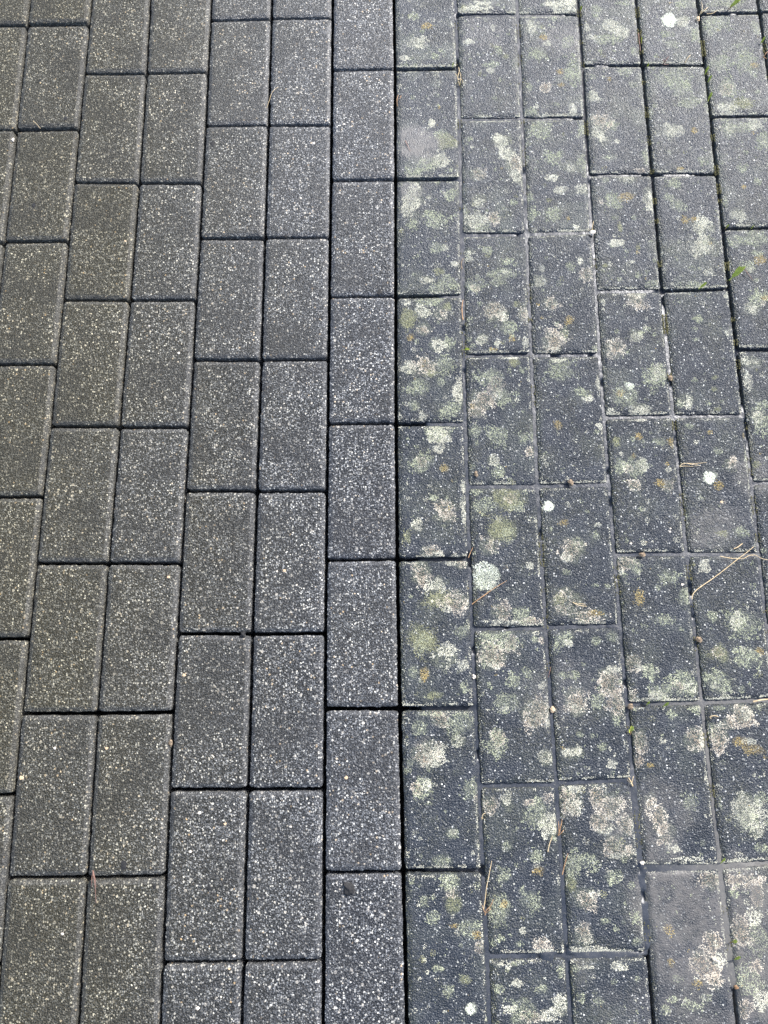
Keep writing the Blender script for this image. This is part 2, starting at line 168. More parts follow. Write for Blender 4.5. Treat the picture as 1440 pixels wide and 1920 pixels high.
def old_paver_material():
    m,t,b=new_mat('weathered_concrete'); q=NT(t); v,oi=coords(q)
    base=q.mix(q.map(noi(q,v,30,4),.35,.65),rgb(.014,.019,.028),rgb(.027,.033,.045))
    base=q.mix(q.map(noi(q,v,500,3,.7),.56,.66,0,.3),base,rgb(.07,.08,.095))
    c=base
    moss=q.n('ShaderNodeAttribute',attribute_name='moss').outputs['Fac']
    c=q.mix(q.math('MULTIPLY',moss,q.map(noi(q,v,420,3,.7),.42,.60)),c,rgb(.085,.085,.045))
    c,f1=specks(q,v,c,520,.86,.3,.85,.50,rgb(.50,.51,.50),rgb(.20,.21,.21))
    c,f2=specks(q,v,c,330,.93,.4,1,.42,rgb(.78,.78,.74),rgb(.40,.41,.36))
    fa=q.n('ShaderNodeAttribute',attribute_name='film')
    fm=q.math('MULTIPLY',fa.outputs['Alpha'],q.map(noi(q,v,380,4,.75),.36,.60)); c=q.mix(fm,c,fa.outputs['Color'])
    wild=q.n('ShaderNodeAttribute',attribute_name='wild').outputs['Fac']; warp=q.n('ShaderNodeTexNoise',ins={'Vector':v,'Scale':110.0,'Detail':3.0}).outputs['Color']
    wv=q.n('ShaderNodeVectorMath',operation='MULTIPLY_ADD',ins={0:warp,1:(.018,.018,.018),2:v}).outputs[0]; wo=vor(q,wv,26); ws=q.n('ShaderNodeSeparateColor',ins={0:wo.outputs['Color']})
    wm=q.math('MULTIPLY',q.map(wo.outputs['Distance'],.38,.30),q.map(ws.outputs[0],.45,.5)); wm=q.math('MULTIPLY',q.math('MULTIPLY',wm,wild),q.map(noi(q,v,420,3,.7),.40,.52))
    c=q.mix(wm,c,q.mix(ws.outputs[1],rgb(.34,.36,.27),rgb(.66,.65,.55)))
    silt=q.n('ShaderNodeAttribute',attribute_name='silt').outputs['Fac']
    sm=q.math('MULTIPLY',silt,q.map(noi(q,v,90,5,.7),.25,.6)); c=q.mix(q.math('MULTIPLY',sm,.8),c,q.mix(noi(q,v,25,4),rgb(.09,.087,.083),rgb(.16,.150,.140)))
    t.links.new(c,b.inputs['Base Color'])
    rn=q.map(noi(q,v,60,3),.3,.7,.38,.54); t.links.new(q.math('ADD',rn,q.math('MULTIPLY',sm,.08)),b.inputs['Roughness'])
    sheen_gloss=q.n('ShaderNodeAttribute',attribute_name='sheen_gloss').outputs['Fac']  # sky sheen put into the specular level by position
    t.links.new(q.map(sheen_gloss,0,1,.34,.74),b.inputs['Specular IOR Level'])
    vo=q.n('ShaderNodeTexVoronoi',feature='SMOOTH_F1',ins={'Vector':v,'Scale':560.0,'Smoothness':.4}).outputs['Distance']
    h=q.math('ADD',q.math('MULTIPLY',vo,-1.3),q.math('MULTIPLY',noi(q,v,300,3,.6),1.7))
    bs=q.math('SUBTRACT',1.0,q.math('MULTIPLY',sm,.75))
    bp=q.n('ShaderNodeBump',ins={'Distance':.0011,'Height':h}); t.links.new(bs,bp.inputs['Strength']); t.links.new(bp.outputs[0],b.inputs['Normal']); return m
def grain_material():
    m,t,b=new_mat('lichen_crust'); q=NT(t); a=q.n('ShaderNodeAttribute',attribute_name='Col')
    t.links.new(a.outputs['Color'],b.inputs['Base Color']); b.inputs['Roughness'].default_value=.9; b.inputs['Specular IOR Level'].default_value=.15; return m
def silt_material():
    m,t,b=new_mat('wet_silt'); q=NT(t); tc=q.n('ShaderNodeTexCoord').outputs['Object']
    dry=q.n('ShaderNodeAttribute',attribute_name='dry').outputs['Fac']
    c=q.mix(q.map(noi(q,tc,40,4),.35,.65),rgb(.020,.025,.034),rgb(.046,.051,.062)); c=q.mix(dry,c,rgb(.115,.111,.104))
    c=q.mix(q.map(noi(q,tc,260,3,.7),.60,.68,0,.5),c,rgb(.20,.19,.15))
    t.links.new(c,b.inputs['Base Color']); t.links.new(q.math('ADD',q.map(noi(q,tc,120,3),.3,.7,.24,.42),q.math('MULTIPLY',dry,.3)),b.inputs['Roughness'])
    bp=q.n('ShaderNodeBump',ins={'Strength':.5,'Distance':.001,'Height':noi(q,tc,300,4,.65)}); t.links.new(bp.outputs[0],b.inputs['Normal']); return m
def plain(name,c1,c2,scale=200,rough=.8,bump=.0):
    m,t,b=new_mat(name); q=NT(t); tc=q.n('ShaderNodeTexCoord').outputs['Object']
    t.links.new(q.mix(q.map(noi(q,tc,scale,4,.65),.35,.65),rgb(*c1),rgb(*c2)),b.inputs['Base Color']); b.inputs['Roughness'].default_value=rough; b.inputs['Specular IOR Level'].default_value=.3
    if bump: bp=q.n('ShaderNodeBump',ins={'Strength':.8,'Distance':bump,'Height':noi(q,tc,scale*1.5,4,.7)}); t.links.new(bp.outputs[0],b.inputs['Normal'])
    return m
M_CLEAN=clean_paver_material(); M_OLD=old_paver_material(); M_LICHEN=grain_material(); M_SILT=silt_material()
M_BED=plain('dark_bedding_sand',(.012,.011,.010),(.028,.026,.022),300,.9,.002)
M_GROUND=plain('bare_earth',(.07,.06,.045),(.12,.10,.08),6,.95,.01)
M_STRAW=plain('dry_straw',(.48,.36,.20),(.62,.50,.32),300,.6); M_RUST=plain('rusty_straw',(.30,.17,.09),(.46,.29,.16),300,.6)
M_RED=plain('red_stem',(.15,.08,.065),(.25,.15,.12),300,.6); M_LEAF=plain('yellow_green_leaf',(.42,.48,.06),(.68,.70,.14),300,.5)
M_CLOD=plain('brown_debris',(.06,.045,.03),(.30,.23,.16),400,.9,.001); M_BROWN=plain('brown_leaf',(.14,.08,.04),(.26,.16,.09),400,.8,.0005); M_PALE=plain('pale_stone',(.50,.45,.38),(.66,.60,.52),500,.8,.0005)
M_DARK=plain('dark_chip',(.014,.014,.015),(.026,.026,.027),500,.7,.0005); M_TAN=plain('tan_stone',(.48,.34,.20),(.60,.46,.32),500,.8,.0005)
# ---------------------------------------------------------------- mesh helpers
def mesh_np(name,vs,tris,quads=None,mat=None,smooth=False):
    me=bpy.data.meshes.new(name); vs=np.asarray(vs,np.float32); nt_=0 if tris is None else len(tris); nq=0 if quads is None else len(quads)
    me.vertices.add(len(vs)); me.vertices.foreach_set('co',vs.ravel()); loops=[]
    if nt_: loops.append(np.asarray(tris,np.int32).ravel())
    if nq: loops.append(np.asarray(quads,np.int32).ravel())
    loops=np.concatenate(loops); me.loops.add(len(loops)); me.loops.foreach_set('vertex_index',loops)
    st=np.concatenate([np.arange(nt_)*3, nt_*3+np.arange(nq)*4]).astype(np.int32); me.polygons.add(nt_+nq); me.polygons.foreach_set('loop_start',st)
    me.update(calc_edges=True); me.validate()
    if smooth: me.polygons.foreach_set('use_smooth',np.ones(nt_+nq,bool))
    if mat: me.materials.append(mat)
    return me
def link(name,me,parent=None,loc=None):
    o=bpy.data.objects.new(name,me); C.objects.link(o)
    if loc is not None: o.location=loc
    if parent: o.parent=parent
    return o
def tag(o,label=None,cat=None,group=None,kind=None):
    if label: o['label']=label
    if cat: o['category']=cat
    if group: o['group']=group
    if kind: o['kind']=kind
    return o
def attr(me,name,a): me.attributes.new(name,'FLOAT','POINT').data.foreach_set('value',np.asarray(a,np.float32))
def cattr(me,name,a): me.attributes.new(name,'FLOAT_COLOR','POINT').data.foreach_set('color',np.asarray(a,np.float32).ravel())
# ---------------------------------------------------------------- joint lines on the ground plane
VX={}
for i,pts in V.items():
    w=np.array([at(x,y) for x,y in pts]); d=w[:,0]-.1*i
    deg=min(4,max(0,len(pts)//3)); pf=np.polyfit(w[:,1],d,deg); lo,hi=w[:,1].min(),w[:,1].max()
    VX[i]=(pf,lo,hi)
def vx(i,y):
    j=min(max(i,-1),11); pf,lo,hi=VX[j]; return .1*i+float(np.polyval(pf,min(max(y,lo),hi)))
H['z']=(-2,0.0,[(-60,46,50,46),(-90,242,28,242)])
H['m']=(11,0.0,[(1427,21,1545,20)])
YJ={}   # column -> sorted list of (yl, yr), top to bottom
for c,(i,ph,js) in H.items():
    L=[(at(a,b)[1],at(a2,b2)[1]) for a,b,a2,b2 in js]
    L.insert(0,(L[0][0]+.2,L[0][1]+.2))
    L.insert(0,(L[0][0]+.2,L[0][1]+.2))
    while L[-1][0]>-1.75: L.append((L[-1][0]-.2,L[-1][1]-.2))
    YJ[c]=L
ORD='zabcdefghijklm'
def quad_of(c,k):
    i=H[c][0]; t,b=YJ[c][k],YJ[c][k+1]
    return [(vx(i,b[0]),b[0]),(vx(i+1,b[1]),b[1]),(vx(i+1,t[1]),t[1]),(vx(i,t[0]),t[0])]   # bl br tr tl
def visible(q):
    P=[]
    for u in np.linspace(0.04,.96,9):
        for v in np.linspace(0.04,.96,13):
            x=(1-u)*(1-v)*q[0][0]+u*(1-v)*q[1][0]+u*v*q[2][0]+(1-u)*v*q[3][0]; y=(1-u)*(1-v)*q[0][1]+u*(1-v)*q[1][1]+u*v*q[2][1]+(1-u)*v*q[3][1]
            p=px_of((x,y,0)); P.append(-2<p[0]<1442 and -2<p[1]<1922)
    return any(P)
# paver surface: height under the arris, from the distance to the edge
def paver_z(e,ch,dep): t=np.clip(e/ch,0,1); return -dep*(1-t)**1.18
def make_paver_mesh(q,old,step,seed,gap,name,org):
    q=np.array(q); cen=org[:2]; q=q-cen
    g=gap/2; gl=g*(1 + (0 if old else .0))
    q=q+np.array([[g,g],[-g,g],[-g,-g],[g,-g]])
    w=.5*(np.linalg.norm(q[1]-q[0])+np.linalg.norm(q[2]-q[3])); h=.5*(np.linalg.norm(q[3]-q[0])+np.linalg.norm(q[2]-q[1]))
    ch,dep=(.0060,.0028) if old else (.0058,.0026)
    def axis(L):
        e=[0,.0008,.0018,.003,.0045,.0062]; n=max(2,int((L-2*e[-1])/step)); mid=np.linspace(e[-1],L-e[-1],n+1)
        return np.concatenate([e[:-1],mid,L-np.array(e[:-1])[::-1]])
    X,Yv=np.meshgrid(axis(w),axis(h)); n0,n1=X.shape
    r=.0050 if old else .0038; cx=np.clip(X,r,w-r); cy=np.clip(Yv,r,h-r); dx=X-cx; dy=Yv-cy; nn=np.hypot(dx,dy); mx=np.maximum(abs(dx),abs(dy))
    k=np.where(nn>1e-9,mx/np.maximum(nn,1e-9),1); X=cx+dx*k; Yv=cy+dy*k
    e=np.minimum(np.minimum(X,w-X),np.minimum(Yv,h-Yv)); e=np.minimum(e,np.where((abs(dx)>0)&(abs(dy)>0),r-np.hypot(X-cx,Yv-cy),1))
    Z=paver_z(e,ch,dep)+.0006*(fbm(X*60,Yv*60,seed)-.5)
    near=np.clip(1-e/.006,0,1)
    Z+=near*.0012*(fbm(X*420,Yv*420,seed+3,2)-.5)
    jx=near*.0011*(fbm(X*260+9,Yv*260,seed+5,3)-.5)*2; jy=near*.0011*(fbm(X*260,Yv*260+7,seed+8,3)-.5)*2
    u=(X+jx)/w; v=(Yv+jy)/h
    px=(1-u)*(1-v)*q[0][0]+u*(1-v)*q[1][0]+u*v*q[2][0]+(1-u)*v*q[3][0]; py=(1-u)*(1-v)*q[0][1]+u*(1-v)*q[1][1]+u*v*q[2][1]+(1-u)*v*q[3][1]
    top=np.stack([px,py,Z],-1).reshape(-1,3); idx=np.arange(n0*n1).reshape(n0,n1)
    quads=np.stack([idx[:-1,:-1],idx[:-1,1:],idx[1:,1:],idx[1:,:-1]],-1).reshape(-1,4)
    ring=np.concatenate([idx[0,:-1],idx[:-1,-1],idx[-1,:0:-1],idx[:0:-1,0]]); m=len(ring)
    low=top[ring].copy(); low[:,2]=-.06; base=len(top); r2=np.roll(np.arange(m),-1)
    side=np.stack([ring,base+np.arange(m),base+r2,ring[r2]],-1)
    side2=top[ring].copy(); vs=np.concatenate([top,low]); me=mesh_np(name,vs,None,np.concatenate([quads,side]),None,True)
    bm_bottom=None
    E=np.concatenate([e.ravel(),np.zeros(m)])
    return me,vs,E,(q,w,h,ch,dep)
def height_at(info,x,y):
    q,w,h,ch,dep=info; x0=.5*(q[0][0]+q[3][0]); y0=.5*(q[0][1]+q[1][1])
    # distance to the (slightly skewed) edges
    def de(a,b):
        d=np.array(b)-np.array(a); L=np.hypot(*d); return (d[0]*(y-a[1])-d[1]*(x-a[0]))/L
    e=np.minimum(np.minimum(de(q[0],q[1]),de(q[1],q[2])),np.minimum(de(q[2],q[3]),de(q[3],q[0])))
    return paver_z(np.maximum(e,0),ch,dep),e
# ---------------------------------------------------------------- lichens gathered on the ground plane
PATCH=[]
for ox,oy,L in (T2,T4,T6,T8):
    for (x,y,rx,ry,k) in L:
        sx,sy=ox+x/2,oy+y/2; p=at(sx,sy); a=at(sx+rx/2,sy); b=at(sx,sy+ry/2); r_=(abs(a[0]-p[0]),abs(b[1]-p[1])); PATCH.append((p[0],p[1],r_[0]*1.06,r_[1]*1.06,k))
SM=[(at(x,y)[:2],abs(at(x+r,y)[0]-at(x,y)[0]),s) for x,y,r,s in SMEAR]
FILM={'W':(.42,.43,.36,.35),'G':(.25,.27,.20,.35),'P':(.36,.34,.28,.35),'O':(.26,.20,.08,.5),'Y':(.17,.18,.10,.8),'C':(.6,.63,.5,.95),'D':(.36,.39,.30,.7)}
def grains(px,py,z,size,col,seed):
    """many small irregular flakes, five vertices each"""
    rng=np.random.default_rng(seed); n=len(px); a0=rng.uniform(0,6.28,n); V5=np.zeros((n,5,3),np.float32); s=size*rng.uniform(.6,1.25,n)
    for j in range(4):
        a=a0+j*1.5708+rng.uniform(-.5,.5,n); r=s*rng.uniform(.55,1.0,n); V5[:,j,0]=px+np.cos(a)*r; V5[:,j,1]=py+np.sin(a)*r; V5[:,j,2]=z-.0002
    V5[:,4,0]=px+rng.uniform(-.3,.3,n)*s; V5[:,4,1]=py+rng.uniform(-.3,.3,n)*s; V5[:,4,2]=z+s*rng.uniform(.25,.6,n)
    b=(np.arange(n)*5)[:,None]; T=np.concatenate([b+np.array([[j,(j+1)%4,4]]) for j in range(4)])
    cc=np.repeat(col[:,None,:],5,1); return V5.reshape(-1,3),T,cc.reshape(-1,4)
def palette(kind,t,rng,n,tone):
    """t: 0 centre .. 1 rim"""
    c=np.zeros((n,4)); c[:,3]=1
    def mixc(a,b,f): return np.array(a)[None,:]*(1-f[:,None])+np.array(b)[None,:]*f[:,None]
    r=rng.uniform(0,1,n)
    if kind=='W': col=mixc((.50,.48,.39),(.70,.70,.57),r)
    elif kind=='G': col=mixc((.28,.30,.20),(.50,.53,.38),r)
    elif kind=='P': col=mixc((.38,.315,.245),(.72,.665,.56),np.clip(t*1.5-.45+.6*(r-.5),0,1))
    elif kind=='D': col=mixc((.50,.53,.42),(.80,.84,.74),r)
    elif kind=='O': col=mixc((.38,.27,.08),(.46,.38,.19),r)
    elif kind=='Y': col=mixc((.20,.20,.10),(.38,.38,.24),r)
    else: col=mixc((.66,.70,.55),(.80,.83,.70),r)
    c[:,:3]=col*tone*rng.uniform(.82,1.15,n)[:,None]; return c
def patch_mesh(info,lx,ly,rx,ry,kind,seed):
    rng=np.random.default_rng(seed); st=.00105; ext=1.65
    gx,gy=np.meshgrid(np.arange(-rx*ext,rx*ext,st),np.arange(-ry*ext,ry*ext,st)); gx=gx.ravel()+rng.uniform(-.5,.5,gx.size)*st; gy=gy.ravel()+rng.uniform(-.5,.5,gy.size)*st
    X=gx+lx; Y_=gy+ly; n=fbm(X*55+seed,Y_*55,seed,3)-.5; n2=fbm(X*210,Y_*210+seed,seed+4,3)-.5
    nn=(1.5,1.7) if kind not in 'CD' else (.4,.6)
    d=np.hypot(gx/rx,gy/ry)+n*nn[0]+n2*nn[1]*.7
    edge={'W':.09,'G':.18,'P':.11,'O':.35,'Y':.45,'C':.06,'D':.12}[kind]; dens={'W':.95,'G':.72,'P':.86,'O':.42,'Y':.40,'C':.97,'D':.93}[kind]
    pr=dens*np.clip((1.0-d)/edge,0,1)
    hole=fbm(X*520,Y_*520,seed+9,2); 
    if kind=='P': pr*=np.where(d<.40,.62,1.0)*sstep(.30,.50,hole)
    elif kind=='W': pr*=sstep(.24,.42,hole)
    elif kind=='D': pr*=sstep(.30,.46,hole)
    elif kind=='G': pr*=sstep(.28,.55,hole)
    z,e=height_at(info,X,Y_); pr=np.where(e>.0012,pr,0); pr=np.where(e<.004,pr*.8,pr)
    keep=rng.uniform(0,1,len(pr))<pr
    if keep.sum()<6: return None
    X,Y_,z,d=X[keep],Y_[keep],z[keep],d[keep]; tone=rng.uniform(.85,1.12)
    v,t,c=grains(X,Y_,z+.0001,.00085,palette(kind,np.clip(d,0,1),rng,len(X),tone),seed)
    me=mesh_np('lichen_patch',v,t,None,M_LICHEN); cattr(me,'Col',c); return me
def speckle_mesh(info,org,seed,amount):
    """tiny young lichen flecks spread over the whole stone"""
    rng=np.random.default_rng(seed); q,w,h,ch,dep=info; xs=[];ys=[];cs=[];
    nb=int(105*amount)
    for _ in range(nb):
        x=rng.uniform(q[0][0]+.002,q[1][0]-.002); y=rng.uniform(q[0][1]+.002,q[3][1]-.002)
        if fbm(np.array([(x+org[0])*22]),np.array([(y+org[1])*22]),5,2)[0]<rng.uniform(.3,.62): continue
        r=rng.choice([.0012,.0018,.0028,.0045],p=[.42,.33,.18,.07]); n=max(2,int(3.1*r*r/(.0011**2)*.6)); a=rng.uniform(0,6.28,n); rr=r*np.sqrt(rng.uniform(0,1,n)); k=rng.choice(['W','G','G','W','Y','O'],p=[.3,.3,.15,.15,.07,.03])
        xs.append(x+np.cos(a)*rr*rng.uniform(.7,1.3)); ys.append(y+np.sin(a)*rr); cs.append(palette(k,np.ones(n)*.8,rng,n,rng.uniform(.8,1.1)))
    # crust along the lower and right arrises
    for side in (0,1,2,3):
        n=int((330,300,140,150)[side]*amount); s=rng.uniform(0,1,n); j=abs(rng.normal(0,.0016,n))+.0016
        if side==0: x=q[0][0]*(1-s)+q[1][0]*s; y=q[0][1]*(1-s)+q[1][1]*s+j
        elif side==1: x=q[1][0]*(1-s)+q[2][0]*s-j; y=q[1][1]*(1-s)+q[2][1]*s
        elif side==2: x=q[0][0]*(1-s)+q[3][0]*s+j; y=q[0][1]*(1-s)+q[3][1]*s
        else: x=q[3][0]*(1-s)+q[2][0]*s; y=q[3][1]*(1-s)+q[2][1]*s-j
        kp=fbm(x*70+org[0]*50,y*90+org[1]*50,seed+side,2)>(.44,.48,.56,.52)[side]; x,y=x[kp],y[kp]
        if len(x): xs.append(x); ys.append(y); cs.append(palette('W',np.ones(len(x)),rng,len(x),.85))
    if not xs: return None
    X=np.concatenate(xs); Y_=np.concatenate(ys); c=np.concatenate(cs); z,e=height_at(info,X,Y_); kp=e>.001; X,Y_,z,c=X[kp],Y_[kp],z[kp],c[kp]
    v,t,c=grains(X,Y_,z+.0001,.0008,c,seed); me=mesh_np('lichen_speckle',v,t,None,M_LICHEN); cattr(me,'Col',c); return me
# ---------------------------------------------------------------- labels
NTH=['first','second','third','fourth','fifth','sixth','seventh','eighth','ninth','tenth']
LEFTN={'f':'first','e':'second','d':'third','c':'fourth','b':'fifth','a':'sixth','z':'seventh'}
RIGHTN={'g':'first','h':'second','i':'third','j':'fourth','k':'fifth','l':'sixth','m':'seventh'}
FEAT={('g',0):'white-spotted dark',('g',1):'smooth grey-smeared, lightly lichened',('g',2):'pale corner-crusted',('g',3):'densely white and olive lichened',('g',4):'dark ochre-dotted lichened',
('g',5):'olive and white blotched',('g',6):'pink-patched lichened',('g',7):'sparsely lichened dark',
('h',1):'finely pale-flecked',('h',2):'white diagonal-streaked',('h',3):'pink and grey-green blotched',('h',4):'pink chain-lichened dark',('h',5):'big round-white-disc lichened',('h',6):'large pink-ringed lichened',('h',7):'grey-green blotched',('h',8):'pale bottom-crusted',
('i',1):'white and ochre dotted',('i',2):'grey-green patched',('i',3):'white-flecked, pink-ringed',('i',4):'mostly bare dark',('i',5):'cream-dotted dark',('i',6):'tan-edged lichened dark',('i',7):'large tan-arc lichened',('i',8):'almost bare wet-looking',
('j',0):'white-crusted',('j',1):'pink and white patched',('j',2):'ochre-tinged lichened',('j',3):'round-grey-patched dark',('j',4):'ochre and grey patched',('j',5):'green bottom-crusted dark',('j',6):'smooth silty tan-stained',('j',7):'silt-covered ochre-dotted',
('k',0):'cream-disc-topped',('k',1):'wide green-hazed',('k',2):'large white-blotched',('k',3):'nearly bare slate-grey',('k',4):'small cream-disc-dotted',('k',5):'straw-crossed grey-green patched',('k',6):'large whitish-patched dark',('k',7):'pale silt-hazed, right-edge',
('l',1):'ring-lichened green-hazed',('l',2):'pale green-patched',('l',3):'ochre and pale patched',('l',4):'edge-crusted',
('z',1):'dull olive-brown',('a',2):'olive-brown, dark-spotted',('e',5):'clean cream-chip-dotted',('f',7):'clean, black-lump-topped',('b',7):'clean, red-twig-crossed',('d',1):'clean fine-straw-edged',('e',2):'clean white-chip-dotted'}

def label_for(c,n):
    f=FEAT.get((c,n))
    if c in LEFTN: return '%s paver, %s from top, %s column left of the lichened paving'%(f or 'clean speckled',NTH[n],LEFTN[c])
    return '%s paver, %s from top, %s column right of the clean paving'%(f or 'dark lichen-spotted',NTH[n],RIGHTN[c])
# ---------------------------------------------------------------- build the pavers
PAV=[]; surround=[]
sid=100
for c in ORD:
    n=0
    for k in range(len(YJ[c])-1):
        q=quad_of(c,k)
        if not visible(q): continue
        old=c in RIGHTN; cx=np.mean([p[0] for p in q]); cy=np.mean([p[1] for p in q]); dz=RNG.uniform(-.0008,.0004); org=np.array([cx,cy,dz]); sid+=11
        gap=.0050 if old else .0050
        me,vs,E,info=make_paver_mesh(q,old,.0025 if old else .0035,sid,gap,'concrete_paver',org)
        me.materials.append(M_OLD if old else M_CLEAN); wx=vs[:,0]+cx; wy=vs[:,1]+cy
        sheen_gloss=sstep(-.75,-.05,wy)*sstep(.0,.42,wx)*(.75+.5*fbm(wx*9,wy*9,61,3)); attr(me,'sheen_gloss',sheen_gloss)  # gloss raised towards the upper right to imitate the sky sheen
        if old:
            attr(me,'wild',np.zeros(len(vs))); film=np.zeros((len(vs),4)); film[:,:3]=(.20,.22,.165); film[:,3]=(.14+.20*sstep(-.7,-.1,cy))*sstep(.52,.78,fbm(wx*30,wy*30,91,3)); moss=.20+.75*sstep(.42,.7,fbm(wx*28,wy*28,3,3)); left=vs[:,0]-vs[:,0].min(); topd=vs[:,1].max()-vs[:,1]
            moss=np.clip(moss*.26+.9*np.exp(-left/.004)+.25*np.exp(-topd/.004),0,1)
            silt=np.zeros(len(vs))
            for p,r,s in SM: d=np.hypot(wx-p[0],wy-p[1])/r+1.3*(fbm(wx*25,wy*25,77,3)-.5); silt=np.maximum(silt,s*sstep(1.25,.55,d))
            edge=np.exp(-E/.0035); silt=np.maximum(silt,edge*sstep(.5,.75,fbm(wx*20,wy*20,31,2))*sstep(.85,1.0,wx)*sstep(-1.0,-1.2,wy))
        else:
            shade_tint=np.clip(sstep(.48,-.05,wx)*1.0+.25*(fbm(wx*9,wy*9,12,3)-.5),0,1)*(.75+.5*RNG.random()); shade_tint=np.clip(shade_tint,0,1)  # painted building shade, growing towards the left columns
            attr(me,'shade_tint',shade_tint); attr(me,'arris',sstep(.0066,.0045,E)*(.75+.5*(fbm(wx*120,wy*120,4,2)-.5)))
        o=link('concrete_paver',me,None,org); o.rotation_euler=(RNG.normal(0,.006),RNG.normal(0,.006),0)
        tag(o,label_for(c,n),'paver','lichened dark pavers on the right' if old else 'clean concrete pavers on the left')
        if old:
            mine=[p for p in PATCH if abs(p[0]-cx)<.25 and q[0][0]*.5+q[3][0]*.5<=p[0]<q[1][0]*.5+q[2][0]*.5 and .5*(q[0][1]+q[1][1])<=p[1]<.5*(q[2][1]+q[3][1])]
            for j,(x,y,rx,ry,kd) in enumerate(mine):
                if kd in 'WP' and min(rx,ry)>.007:
                    dh=np.hypot((wx-x-.25*rx*math.sin(j*2.1))/(rx*1.15),(wy-y-.25*ry*math.cos(j*2.1))/(ry*1.15))+1.0*(fbm(wx*70,wy*70,sid+j+50,3)-.5); ah=.42*sstep(1.05,.65,dh)
                    up=ah>film[:,3]; film[up,:3]=(.19,.205,.14); film[:,3]=np.maximum(film[:,3],ah)
                d=np.hypot((wx-x)/rx,(wy-y)/ry)+1.0*(fbm(wx*75,wy*75,sid+j,3)-.5); a=FILM[kd][3]*sstep(1.02,.6,d)
                up=a>film[:,3]; film[up,:3]=FILM[kd][:3]; film[:,3]=np.maximum(film[:,3],a)
                pm=patch_mesh(info,x-cx,y-cy,rx,ry,kd,sid*13+j)
                if pm:
                    l=link('lichen_patch',pm,o)
                    if kd in 'OYCD': l['label']={'O':'small ochre orange lichen patch','Y':'faint olive lichen patch','C':'dense cream white lichen disc','D':'large pale grey-white lichen disc'}[kd]
            sp=speckle_mesh(info,org,sid,1.0+.5*float(sstep(-.6,-.1,cy)))
            if sp: tag(link('lichen_speckle',sp,o),kind='stuff')
            attr(me,'moss',moss); attr(me,'silt',silt); cattr(me,'film',film)
        PAV.append((c,n,o,info,org,q)); n+=1
print('pavers',len(PAV),'patches',len(PATCH))
# the paving goes on outside the picture: one coarse sheet of stones round it
def surround_sheet():
    vs=[];qs=[];mi=[];b=0
    done={(c,k) for c in ORD for k in range(len(YJ[c])-1) if visible(quad_of(c,k))}
    for i in range(-14,25):
        c=next((c for c in ORD if H[c][0]==i),None); ph=0.5 if (i//2)%2==0 and i>=0 else 0.0
        ph={0:.5,1:.5,2:0,3:0}[i%4]
        rows=[]
        if c:
            L=YJ[c]; rows=[quad_of(c,k) for k in range(len(L)-1) if (c,k) not in done]
            t,bt=L[0][0],L[-1][0]
            for r in range(6): rows.append([(vx(i,t),t+.2*r),(vx(i+1,t),t+.2*r),(vx(i+1,t),t+.2*r+.2),(vx(i,t),t+.2*r+.2)])
            for r in range(5): rows.append([(vx(i,bt),bt-.2*r-.2),(vx(i+1,bt),bt-.2*r-.2),(vx(i+1,bt),bt-.2*r),(vx(i,bt),bt-.2*r)])
        else:
            t=at(0,44)[1]-.2*ph+1.6
            for r in range(20): rows.append([(vx(i,0),t-.2*r-.2),(vx(i+1,0),t-.2*r-.2),(vx(i+1,0),t-.2*r),(vx(i,0),t-.2*r)])
        for q in rows:
            g=.0025; c_=.006; A=np.array(q)+np.array([[g,g],[-g,g],[-g,-g],[g,-g]]); Bq=A+np.array([[c_,c_],[-c_,c_],[-c_,-c_],[c_,-c_]])
            for ring,z in ((A,-.05),(A,-.004),(Bq,0)): vs+= [(p[0],p[1],z) for p in ring]
            for l in (0,4):
                for j in range(4): qs.append((b+l+j,b+l+(j+1)%4,b+l+4+(j+1)%4,b+l+4+j)); mi.append(1 if i>=5 else 0)
            qs.append((b+8,b+9,b+10,b+11)); mi.append(1 if i>=5 else 0); b+=12
    me=mesh_np('pavement',vs,None,qs,M_CLEAN); me.materials.append(M_OLD); me.polygons.foreach_set('material_index',np.array(mi,np.int32))
    n=len(vs); X=np.array(vs); attr(me,'shade_tint',sstep(.4,-.05,X[:,0])); attr(me,'arris',np.zeros(n)); attr(me,'moss',np.full(n,.4)); attr(me,'silt',np.zeros(n)); attr(me,'wild',np.ones(n)); attr(me,'sheen_gloss',sstep(-.75,-.05,X[:,1])*sstep(.0,.42,X[:,0])); f=np.zeros((n,4)); f[:,:3]=(.20,.225,.17); f[:,3]=.25; cattr(me,'film',f)
    tag(link('pavement',me),kind='structure')
surround_sheet()
# ground sheets
def sheet(name,x0,x1,y0,y1,z,m):
    me=mesh_np(name,[(x0,y0,z),(x1,y0,z),(x1,y1,z),(x0,y1,z)],None,[(0,1,2,3)],m); return tag(link(name,me),kind='structure')
sheet('bedding_sand',-1.5,2.6,-2.8,1.8,-.045,M_BED); sheet('ground',-120,120,-120,120,-.052,M_GROUND)
